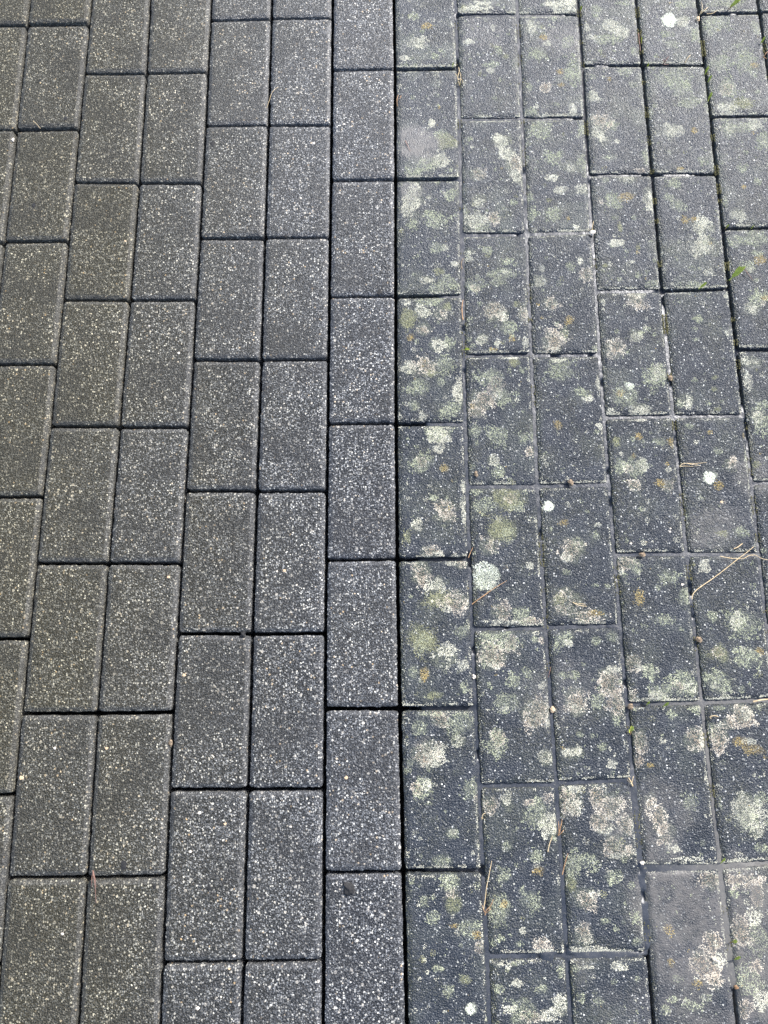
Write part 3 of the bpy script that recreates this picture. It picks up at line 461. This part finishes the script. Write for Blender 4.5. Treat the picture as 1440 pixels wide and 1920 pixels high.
# silt lying in the joints of the old half
def silt_sheet():
    x=np.arange(.512,1.25,.0022); y=np.arange(-1.62,.16,.0026); X,Y_=np.meshgrid(x,y)
    Z=np.full(X.shape,-.0040)+.0012*(fbm(X*40,Y_*40,5,3)-.5)
    for (a,b,rx,ry,lv) in LEVEL:
        p=at(a,b); r1=abs(at(a+rx,b)[0]-p[0]); r2=abs(at(a,b+ry)[1]-p[1]); d=np.hypot((X-p[0])/r1,(Y_-p[1])/r2)+.5*(fbm(X*35,Y_*35,9,3)-.5)
        w_=sstep(1.15,.75,d); Z=Z*(1-w_)+lv*w_
    Z+=.0010*(fbm(X*150,Y_*150,8,3)-.5)
    Z-=.004*sstep(.74,.84,fbm(X*45,Y_*45,21,3))
    ramp=sstep(.53,.512,X); Z-=.03*ramp
    vs=np.stack([X,Y_,Z],-1).reshape(-1,3); n0,n1=X.shape; idx=np.arange(n0*n1).reshape(n0,n1)
    qd=np.stack([idx[:-1,:-1],idx[:-1,1:],idx[1:,1:],idx[1:,:-1]],-1).reshape(-1,4)
    me=mesh_np('joint_silt',vs,None,qd,M_SILT,True); dry=np.clip(.85*sstep(.80,.92,X)*sstep(-.95,-1.15,Y_)+.35*(fbm(X*12,Y_*12,2,3)-.35),0,1); attr(me,'dry',dry.ravel())
    tag(link('joint_silt',me),kind='stuff')
silt_sheet()
# green moss cushions along the upper-right joints
def joint_moss():
    rng=np.random.default_rng(5); xs=[];ys=[];zs=[]
    for i,y0,y1,den in ((6,.03,-.7,.25),(7,.03,-1.2,.22),(8,.03,-.5,.8),(9,.03,-.75,.9),(10,.03,-.6,1.0),(11,.03,-.2,1.0),(8,-.9,-1.45,.35),(9,-.5,-1.4,.3),(10,-.6,-1.3,.3)):
        n=int(abs(y0-y1)*9000*den); y=rng.uniform(y1,y0,n); k=fbm(y*55,np.full(n,i*3.7),3,3)>.64; y=y[k]; x=np.array([vx(i,t) for t in y])+rng.choice([-1,1],len(y))*rng.uniform(.0012,.0036,len(y)); xs.append(x); ys.append(y); zs.append(rng.uniform(-.0045,-.0012,len(y)))
    X=np.concatenate(xs);Y_=np.concatenate(ys);Z=np.concatenate(zs); r=rng.uniform(0,1,len(X))[:,None]; c=np.ones((len(X),4)); c[:,:3]=np.array((.045,.045,.025))*(1-r)+np.array((.16,.15,.07))*r
    v,t,c=grains(X,Y_,Z,.0011,c,9); me=mesh_np('joint_moss',v,t,None,M_LICHEN); cattr(me,'Col',c); tag(link('joint_moss',me),kind='stuff')
joint_moss()
# ---------------------------------------------------------------- chips set in the stones
def paver_at(x,y):
    for c,n,o,info,org,q in PAV:
        if q[0][0]*.5+q[3][0]*.5<=x<q[1][0]*.5+q[2][0]*.5 and .5*(q[0][1]+q[1][1])<=y<.5*(q[2][1]+q[3][1]): return c,n,o,info,org
    return None
def lump(name,cx,cy,cz,rx,ry,rz,m,seed,sub=2):
    """irregular stone: a jittered ball, flattened"""
    import bmesh
    bm=bmesh.new(); bmesh.ops.create_icosphere(bm,subdivisions=sub,radius=1.0); rr=random.Random(seed)
    ph=[rr.uniform(0,6) for _ in range(6)]
    for v in bm.verts:
        k=1+.22*math.sin(3*v.co.x+ph[0])*math.sin(3.5*v.co.y+ph[1])+.15*math.sin(6*v.co.y+ph[2]+4*v.co.z)+.1*rr.uniform(-1,1)
        v.co=Vector((v.co.x*rx*k,v.co.y*ry*k,v.co.z*rz*k))
    me=bpy.data.meshes.new(name); bm.to_mesh(me); bm.free(); me.materials.append(m); return me
CHIPS=[(533,1070,3.0,'T'),(519,1071,2,'P'),(556,1097,2,'P'),(588,268,3.0,'P'),(345,1266,3,'T'),(41,1458,4,'T'),(316,1082,3,'T'),(645,232,3,'P'),(649,1458,3,'T'),(422,1545,2.5,'T'),(374,1524,3,'P'),(357,1597,2.5,'P'),(1280,1096,2.6,'P'),
 (371,1848+42,3,'P'),(117,1751,2.4,'P'),(200,1403,2.6,'T'),(103,1403,2.6,'P'),(235,452,2.4,'T'),(335,662,2.6,'P'),(280,611,2.2,'P'),(42,709,2.6,'D'),(545,1550,2,'P'),(439,1842-50,2.4,'P'),(430,1356+460,2,'T'),
 (232,1622,6.5,'D'),(393,1665,4,'D'),(63,385,4.5,'D'),(123,222,4.5,'D'),(654,1192,5,'D'),(398,268,5,'D'),(1353,1220+0,0,'D'),(712,547,5,'D'),(290,1662,3.5,'D'),(455,1190,4,'D'),(75,150,3.5,'D'),(630,1190,0,'D'),
 (1353,941,2.6,'T'),(1256,997,2.2,'P'),(1183,1019,2.2,'P'),(1257,991,2,'P')]
for i,(x,y,r,k) in enumerate(CHIPS):
    if r==0: continue
    p=at(x,y); f=paver_at(p[0],p[1])
    if not f: continue
    r*=.00078; me=lump('stone_chip',0,0,0,r*(1.0 if k!='D' else .85),r*(.8 if k!='D' else 1.1),.0004 if k!='D' else .00045,{'T':M_TAN,'P':M_PALE,'D':M_DARK}[k],i)
    o=link('stone_chip',me,f[2],(p[0]-f[4][0],p[1]-f[4][1],.0001)); o['label']={'T':'tan stone chip set in the concrete','P':'whitish stone chip set in the concrete','D':'blackish chip set in the concrete'}[k]
# ---------------------------------------------------------------- straws, twigs, sprouts and crumbs
def tube(pts,r0,r1,nseg=6):
    P=[Vector(p) for p in pts]; Q=[]
    for i in range(len(P)-1):       # smooth polyline
        a=P[max(i-1,0)];b=P[i];c=P[i+1];d=P[min(i+2,len(P)-1)]
        for s in range(5):
            t=s/5; Q.append(.5*((2*b)+(c-a)*t+(2*a-5*b+4*c-d)*t*t+(3*b-a-3*c+d)*t**3))
    Q.append(P[-1]); vs=[];qs=[]
    for i,p in enumerate(Q):
        tg=(Q[min(i+1,len(Q)-1)]-Q[max(i-1,0)]).normalized(); sd_=tg.cross(Vector((0,0,1))); sd_=sd_.normalized() if sd_.length>1e-4 else Vector((1,0,0)); up=sd_.cross(tg); r=r0+(r1-r0)*i/(len(Q)-1)
        r*=1+.18*math.sin(i*1.9)
        for j in range(nseg): a=2*math.pi*j/nseg; vs.append(p+sd_*math.cos(a)*r+up*math.sin(a)*r*.8)
    for i in range(len(Q)-1):
        for j in range(nseg): qs.append((i*nseg+j,i*nseg+(j+1)%nseg,(i+1)*nseg+(j+1)%nseg,(i+1)*nseg+j))
    qs.append(tuple(range(nseg-1,-1,-1))[:4]); return vs,qs
def leafmesh(base,dirv,L,wd,bend,seed):
    """a folded pointed leaf blade with a midrib crease"""
    d=Vector(dirv).normalized(); s=d.cross(Vector((0,0,1))).normalized(); up=s.cross(d); vs=[];qs=[]; N=7
    for i in range(N+1):
        t=i/N; p=Vector(base)+d*L*t+up*(bend*L*math.sin(t*2.2)); w=wd*math.sin(math.pi*min(1,(t*.92+.08)))**.8*(1-.25*t)
        vs+= [p-s*w+up*w*.5,p,p+s*w+up*w*.5]
    for i in range(N):
        for j in (0,1): qs.append((i*3+j,i*3+j+1,i*3+4+j,i*3+3+j))
    return vs,qs
def join(parts):
    V_=[];Q_=[]
    for vs,qs in parts:
        b=len(V_); V_+=[tuple(v) for v in vs]; Q_+=[tuple(x+b for x in q) for q in qs]
    return V_,Q_
def mk(name,parts,m,org,parent=None,smooth=True):
    v,qd=join(parts); v=[(a-org[0],b-org[1],c-org[2]) for a,b,c in v] if parent is None else v
    me=mesh_np(name,v,None,qd,m,smooth); return link(name,me,parent,org if parent is None else None)
def straw(name,pts,r0,r1,m,label,cat,extra=(),group=None):
    P=[tuple(at(x,y,z)) for x,y,z in pts]; parts=[tube(P,r0,r1)]
    for e in extra: parts.append(tube([tuple(at(x,y,z)) for x,y,z in e],r0*.7,r1*.7))
    o=mk(name,parts,m,P[0]); return tag(o,label,cat,group)
GS='dead grass and twigs on the paving'
straw('dry_straw',[(1297,1123,.002),(1300,1113,.003),(1310,1103,.004),(1336,1085,.004),(1356,1070,.005),(1385,1047,.006),(1400,1036,.006),(1413,1025,.004)],.0008,.0004,M_STRAW,'long bent dry straw lying across the right-hand lichened pavers, the longest stalk','straw',group=GS)
straw('dry_straw',[(1350,1043,.002),(1372,1047,.002),(1394,1047,.005),(1404,1042,.006),(1416,1041,.005),(1428,1047,.003),(1445,1051,.002)],.0006,.0003,M_STRAW,'curved dry straw at the right edge, beside the tip of the longest stalk','straw',group=GS)
straw('dry_straw',[(1376,1029,.002),(1383,1026,.003),(1392,1019,.003)],.0008,.0007,M_STRAW,'short straw bit just left of the tip of the longest stalk','straw',group=GS)
straw('pine_needle',[(885,1133,.001),(897,1124,.002),(915,1111,.004),(930,1101,.005),(950,1089,.005)],.0008,.0003,M_RUST,'orange-brown dead needle slanting up from a joint beside the round white lichen','needle',[[(885,1133,.001),(900,1122,.004),(915,1112,.004)]],GS)
straw('pine_needle',[(878,1046,-.001),(882,1036,.002),(887,1026,.004)],.0008,.0004,M_RUST,'short rusty needle in the joint above the round white lichen','needle',group=GS)
straw('dry_grass_curl',[(1274,875,.001),(1279,870,.003),(1288,869,.004),(1298,871,.004),(1312,873,.003)],.0007,.0003,M_STRAW,'small curled dry grass tuft over a joint left of a cream lichen dot','dry grass',[[(1274,875,.001),(1286,874,.002),(1300,875,.002)],[(1288,869,.003),(1305,869,.003),(1325,867,.002)]],GS)
straw('dry_straw',[(1074,1129,.001),(1083,1134,.002),(1100,1137,.002)],.0005,.0004,M_STRAW,'tiny pale forked straw on a tan lichen patch, sixth old paver row','straw',[[(1078,1131,.001),(1088,1132,.003),(1098,1133,.002)]],GS)
straw('pine_needle',[(906,1706,-.002),(909,1690,.001),(912,1665,.006),(917,1640,.008),(922,1614,.006)],.0008,.0003,M_STRAW,'long thin tan needle standing out of the bottom joint near the clean paving','needle',group=GS)
straw('dry_grass_tuft',[(909,1716,-.001),(911,1708,.003),(920,1698,.005),(925,1686,.006)],.0008,.0003,M_RUST,'small brown grass tuft at the foot of the long tan needle','dry grass',[[(910,1714,0),(906,1704,.004),(904,1697,.005)],[(911,1712,0),(917,1707,.003),(921,1704,.002)]],GS)
straw('dry_straw',[(1027,1597,.001),(1030,1583,.004),(1036,1567,.005)],.0009,.0004,M_STRAW,'short pale straw arching beside a greenish lichen, lower middle','straw',group=GS)
straw('dead_grass_tuft',[(1046,1567,-.002),(1050,1555,.003),(1054,1536,.006)],.0010,.0004,M_RUST,'reddish tuft of dead stems in the joint right of the short arching straw','dry grass',[[(1047,1567,0),(1048,1556,.004),(1047,1540,.005)],[(1048,1566,0),(1054,1560,.003),(1057,1556,.002)]],GS)
straw('pine_needle',[(1054,1640,.0),(1059,1620,.004),(1065,1600,.006)],.0008,.0004,M_RUST,'thin orange needle in the joint below the reddish tuft of stems','needle',group=GS)
straw('red_twig',[(174,1632,.003),(176,1645,.008),(178,1660,.007),(179,1675,.004),(180,1693,.001)],.0007,.0003,M_RED,'thin reddish twig with pale strands over a joint of the clean paving, bottom left','twig',[[(174,1632,.003),(172,1650,.006),(172,1662,.003)],[(175,1634,.003),(179,1652,.006),(180,1664,.004)]],GS)
straw('dry_straw',[(62,227,.002),(69,233,.004),(76,241,.002)],.0004,.0003,M_STRAW,'fine pale straw over a joint in the clean paving, upper left','straw',group=GS)
straw('dry_straw',[(500,203,.001),(505,188,.003),(511,172,.004),(522,163,.002)],.0003,.0003,M_STRAW,'hair-thin straw across a joint of the clean paving, upper middle','straw',group=GS)
straw('dry_grass_tuft',[(861,160,-.002),(858,146,.004),(861,134,.006),(860,126,.004)],.0009,.0004,M_STRAW,'tan dry grass tuft in the first old joint, near the top','dry grass',[[(861,158,0),(864,147,.004),(863,136,.004)],[(860,150,.003),(856,141,.004),(853,137,.003)],[(861,148,.003),(866,150,.003),(868,156,.001)]],GS)
straw('dead_grass_tuft',[(745,200,-.004),(744,188,.003),(747,178,.004)],.0009,.0004,M_RUST,'small rusty stem in the dark joint between clean and lichened paving, near the top','dry grass',[[(744,190,0),(750,184,.004),(752,179,.003)]],GS)
straw('dry_twig',[(760,264,.001),(764,272,.002),(769,283,.001)],.0007,.0003,M_RED,'fine reddish twig on the smooth grey silt smear, top','twig',group=GS)
straw('dry_straw',[(1284,118,.001),(1290,108,.005),(1295,103,.005)],.0008,.0004,M_STRAW,'short yellow straw leaning over the top joint below a cream lichen disc','straw',group=GS)
straw('dead_grass_tuft',[(1243,121,-.001),(1248,113,.004),(1254,106,.006)],.0012,.0005,M_RED,'dark red sprig with a yellow base in the joint below the cream disc','dry grass',[[(1246,118,.001),(1243,111,.003)],[(1246,121,.001),(1254,121,.003)]],GS)
straw('dry_grass_tuft',[(1311,28,.0),(1319,21,.005),(1328,13,.006)],.0010,.0004,M_STRAW,'tan stems beside a dark red curl at the joint crossing, top right','dry grass',[[(1313,25,.002),(1317,15,.006),(1315,4,.007)],[(1325,26,.001),(1336,25,.003),(1345,19,.003)]],GS)
straw('red_twig',[(1394,501,.006),(1402,513,.004),(1412,526,.001)],.0007,.0003,M_RED,'thin red twig right of the largest green sprout','twig',group=GS)
straw('dry_straw',[(1110,434,.001),(1111,424,.006),(1113,414,.008)],.0009,.0004,M_STRAW,'short upright pale stalk at the joint beside the little square lichen','straw',group=GS)
straw('red_twig',[(1197,62,-.002),(1199,80,.002),(1201,96,.002)],.0008,.0004,M_RED,'reddish stem lying in the joint left of the cream lichen disc','twig',group=GS)
straw('dead_grass_tuft',[(1431,108,0),(1436,100,.004),(1441,96,.004)],.0010,.0004,M_RUST,'orange stem tuft in the joint at the right edge, near the top','dry grass',[[(1433,108,0),(1438,110,.003)]],GS)
straw('dry_twig',[(866,505,0),(865,492,.003),(869,484,.003)],.0011,.0005,M_CLOD,'brown twig end in the first old joint, upper middle','twig',group=GS)
straw('dry_twig',[(868,600,-.001),(866,580,.002),(868,562,.002)],.0009,.0005,M_RUST,'brown fibre lying along the first old joint beside two pink lichens','twig',group=GS)
straw('dry_grass_curl',[(1333,1347,.001),(1331,1344,.003),(1340,1342,.004),(1347,1344,.002)],.0007,.0004,M_STRAW,'small curled straw just below the joint crossing, lower right','dry grass',group=GS)
straw('dry_straw',[(1412,1316,.001),(1425,1313,.003),(1440,1311,.003)],.0012,.0008,M_STRAW,'pale straw lying along a joint at the right edge, lower right','straw',group=GS)
straw('dry_grass_tuft',[(1186,1474,-.001),(1182,1464,.004),(1178,1458,.005)],.0010,.0005,M_STRAW,'pale dead grass clump at the joint corner left of a large tan lichen','dry grass',[[(1184,1472,0),(1186,1461,.004),(1188,1455,.004)],[(1184,1470,.002),(1176,1462,.003)]],GS)
straw('dry_grass_tuft',[(903,1536,-.001),(905,1528,.003),(910,1524,.004)],.0009,.0004,M_STRAW,'tiny dry grass tuft in the first old joint, beside a pink lichen, near the bottom','dry grass',[[(903,1534,.001),(907,1534,.003)]],GS)
straw('dry_twig',[(1336,1797,.002),(1344,1801,.003),(1350,1805,.002)],.0011,.0008,M_PALE,'stubby pale twig on the silty paver, bottom right','twig',group=GS)
straw('dry_twig',[(1028,1570-300,.0),(1030,1262,.003),(1033,1250,.003)],.0006,.0003,M_RED,'dark hair-like twig in a joint between grey-green lichens, lower middle','twig',group=GS)
# green sprouts: stem + leaves
def sprout(x,y,tipx,tipy,size,nleaf,label,red=False,n2=None):
    b=at(x,y,-.003); t=at(tipx+(tipx-x)*.15,tipy+(tipy-y)*.15,.011*size); d=Vector(t)-Vector(b); L=d.length
    root=bpy.data.objects.new('weed_sprout',None); C.objects.link(root); root.location=b; root.empty_display_size=.01; tag(root,label,'weed','green weed sprouts in the joints')
    mk('stem',[tube([(0,0,0),tuple(d*.35+Vector((0,0,.001))),tuple(d*.7)],.0007*size**.4,.0005)],M_RUST if red else M_LEAF,(0,0,0),root)
    rr=random.Random(int(x*7+y))
    for i in range(nleaf):
        f=.25+.6*i/max(1,nleaf); sgn=1 if i%2 else -1; side=d.normalized().cross(Vector((0,0,1)))*sgn*rr.uniform(.25,.7); dv=d.normalized()+side+Vector((0,0,rr.uniform(0,.3)))
        ll=L*rr.uniform(.35,.55) if i<nleaf-1 else L*.5
        if i==nleaf-1: dv=d.normalized(); f=.5
        mk('leaf',[leafmesh(tuple(d*f),dv,ll,ll*.28,.06,i)],M_LEAF,(0,0,0),root)
for a in [(1367,526,1391,503,1.5,7,'largest green sprout, pointed leaves leaning from the joint at the right edge'),
 (1363,20,1386,1,1.4,6,'bright green sprout on a red stem over the joint, top right corner',True),
 (1310,542,1324,531,.9,4,'green sprout in the horizontal joint left of the largest sprout'),
 (1425,84,1434,70,.9,4,'green sprout in the joint at the right edge, near the top'),
 (1321,140,1328,126,.9,4,'yellow-green sprout in the joint just below the joint crossing, upper right'),
 (1327,154,1334,142,.7,3,'thin curled yellow sprout, middle one of three in one joint, upper right'),
 (1327,190,1334,174,.9,4,'yellow-green sprout, lowest of three in one joint, upper right'),
 (1087,24,1090,12,.9,5,'orange-green sprout in the joint at the top edge, middle right',True),
 (1202,80,1203,70,.6,3,'small green sprout in the joint left of the cream lichen disc'),
 (1213,127,1216,119,.7,3,'small green sprout at the joint crossing below the cream lichen disc'),
 (1359,430,1367,422,.8,4,'yellow sprout at a joint corner at the right, left one of two',True),
 (1408,429,1413,422,.7,4,'yellow-green sprout in a horizontal joint at the right, right one of two'),
 (848,126,851,118,.6,3,'tiny yellow sprout in a horizontal joint next to the tan grass tuft'),
 (869,656,880,655,.7,3,'small green sprout beside the joint crossing, left of the old paving'),
 (1212,1322,1217,1315,.7,4,'small green sprout in a horizontal joint, left one of two, lower right'),
 (1243,1325,1252,1317,1.0,5,'green leafy sprout in a horizontal joint, right one of two, lower right'),
 (1181,1378,1184,1362,.7,3,'orange-yellow stemmed sprout in a vertical joint, lower right',True),
 (1351,1619,1358,1609,.8,3,'single small green leaf at the silted joint crossing, lower right'),
 (1368,1768,1380,1762,.7,4,'yellow sprout poking from silt, upper one of two, bottom right',True),
 (1376,1800,1384,1793,.8,5,'yellow-green sprout poking from silt, lower one of two, bottom right')]:
    sprout(*a)
# crumbs of earth and pebbles
def crumb(name,x,y,rx,ry,m,label,cat,z=.0015,rz=.6):
    p=at(x,y,z); k=.00078; me=lump(name,0,0,0,rx*k,ry*k,min(rx,ry)*k*rz,m,int(x+y)); o=link(name,me,None,p); tag(o,label,cat,'crumbs and pebbles in the joints')
crumb('earth_crumb',1204,1040,6,4,M_CLOD,'dark brown earth crumb in the horizontal joint above a pink lichen','crumb')
crumb('earth_crumb',1310,1199,6,5,M_CLOD,'tan knobbly earth crumb plugging the joint, lower right','crumb')
crumb('seed_husk',1111,436,6,5,M_PALE,'pale papery husk at the joint corner beside the little square lichen','husk')
crumb('pebble',1204,1618,3.5,3,M_PALE,'small white pebble at a silted joint corner, bottom right','pebble')
crumb('earth_crumb',1380,1851,4,3,M_BROWN,'reddish tan crumb in the silted joint, bottom right corner','crumb')
crumb('leaf_fragment',893,889,3,6,M_CLOD,'brown dead leaf fragment on the paver corner left of a dark joint','leaf bit',.002,.3)
crumb('earth_crumb',1070,905,5,6,M_CLOD,'brown crumb in the horizontal joint above a cream lichen dot','crumb')
crumb('bark_flake',1257,709,4.3,6,M_CLOD,'brown bark flake in the joint right of a round grey lichen','bark flake')
crumb('pebble',24,262,3,4,M_PALE,'white pebble in the joint of the clean paving, upper left edge','pebble',-.001)
crumb('pebble',985,795,3.2,3.2,M_PALE,'whitish pebble in the joint, middle of the old paving','pebble',-.0005) if False else None
crumb('earth_crumb',1298,1108,0.1,0.1,M_CLOD,'','') if False else None
crumb('pebble',1309,35,3.5,5.5,M_TAN,'cream seed-like pebble in the joint below the tan stems, top right','pebble')
crumb('pebble',889,1269,3,4,M_PALE,'small whitish pebble in the first old joint, lower middle','pebble',-.0005)
crumb('earth_crumb',655,1667,10,10,M_DARK,'round black lump stuck on a clean paver near the bottom','lump',.0005,.35)
crumb('earth_crumb',456,1190,5,5,M_DARK,'black crumb on a joint crossing of the clean paving','crumb',.0,.5)
crumb('leaf_fragment',320,1393,3.5,5,M_CLOD,'small brown leaf bit in a joint of the clean paving, lower left','leaf bit',-.002)
crumb('pebble',536,1446-1003,4,3,M_DARK,'dark pebble in a horizontal joint of the clean paving, upper middle','pebble',0)
crumb('earth_crumb',1182,1325,5,5,M_CLOD,'brown crumb on the joint crossing left of two green sprouts','crumb')
crumb('earth_crumb',1036,1330,4,5,M_TAN,'tan crumb in the joint beside a pink lichen, lower middle','crumb',-.0005)
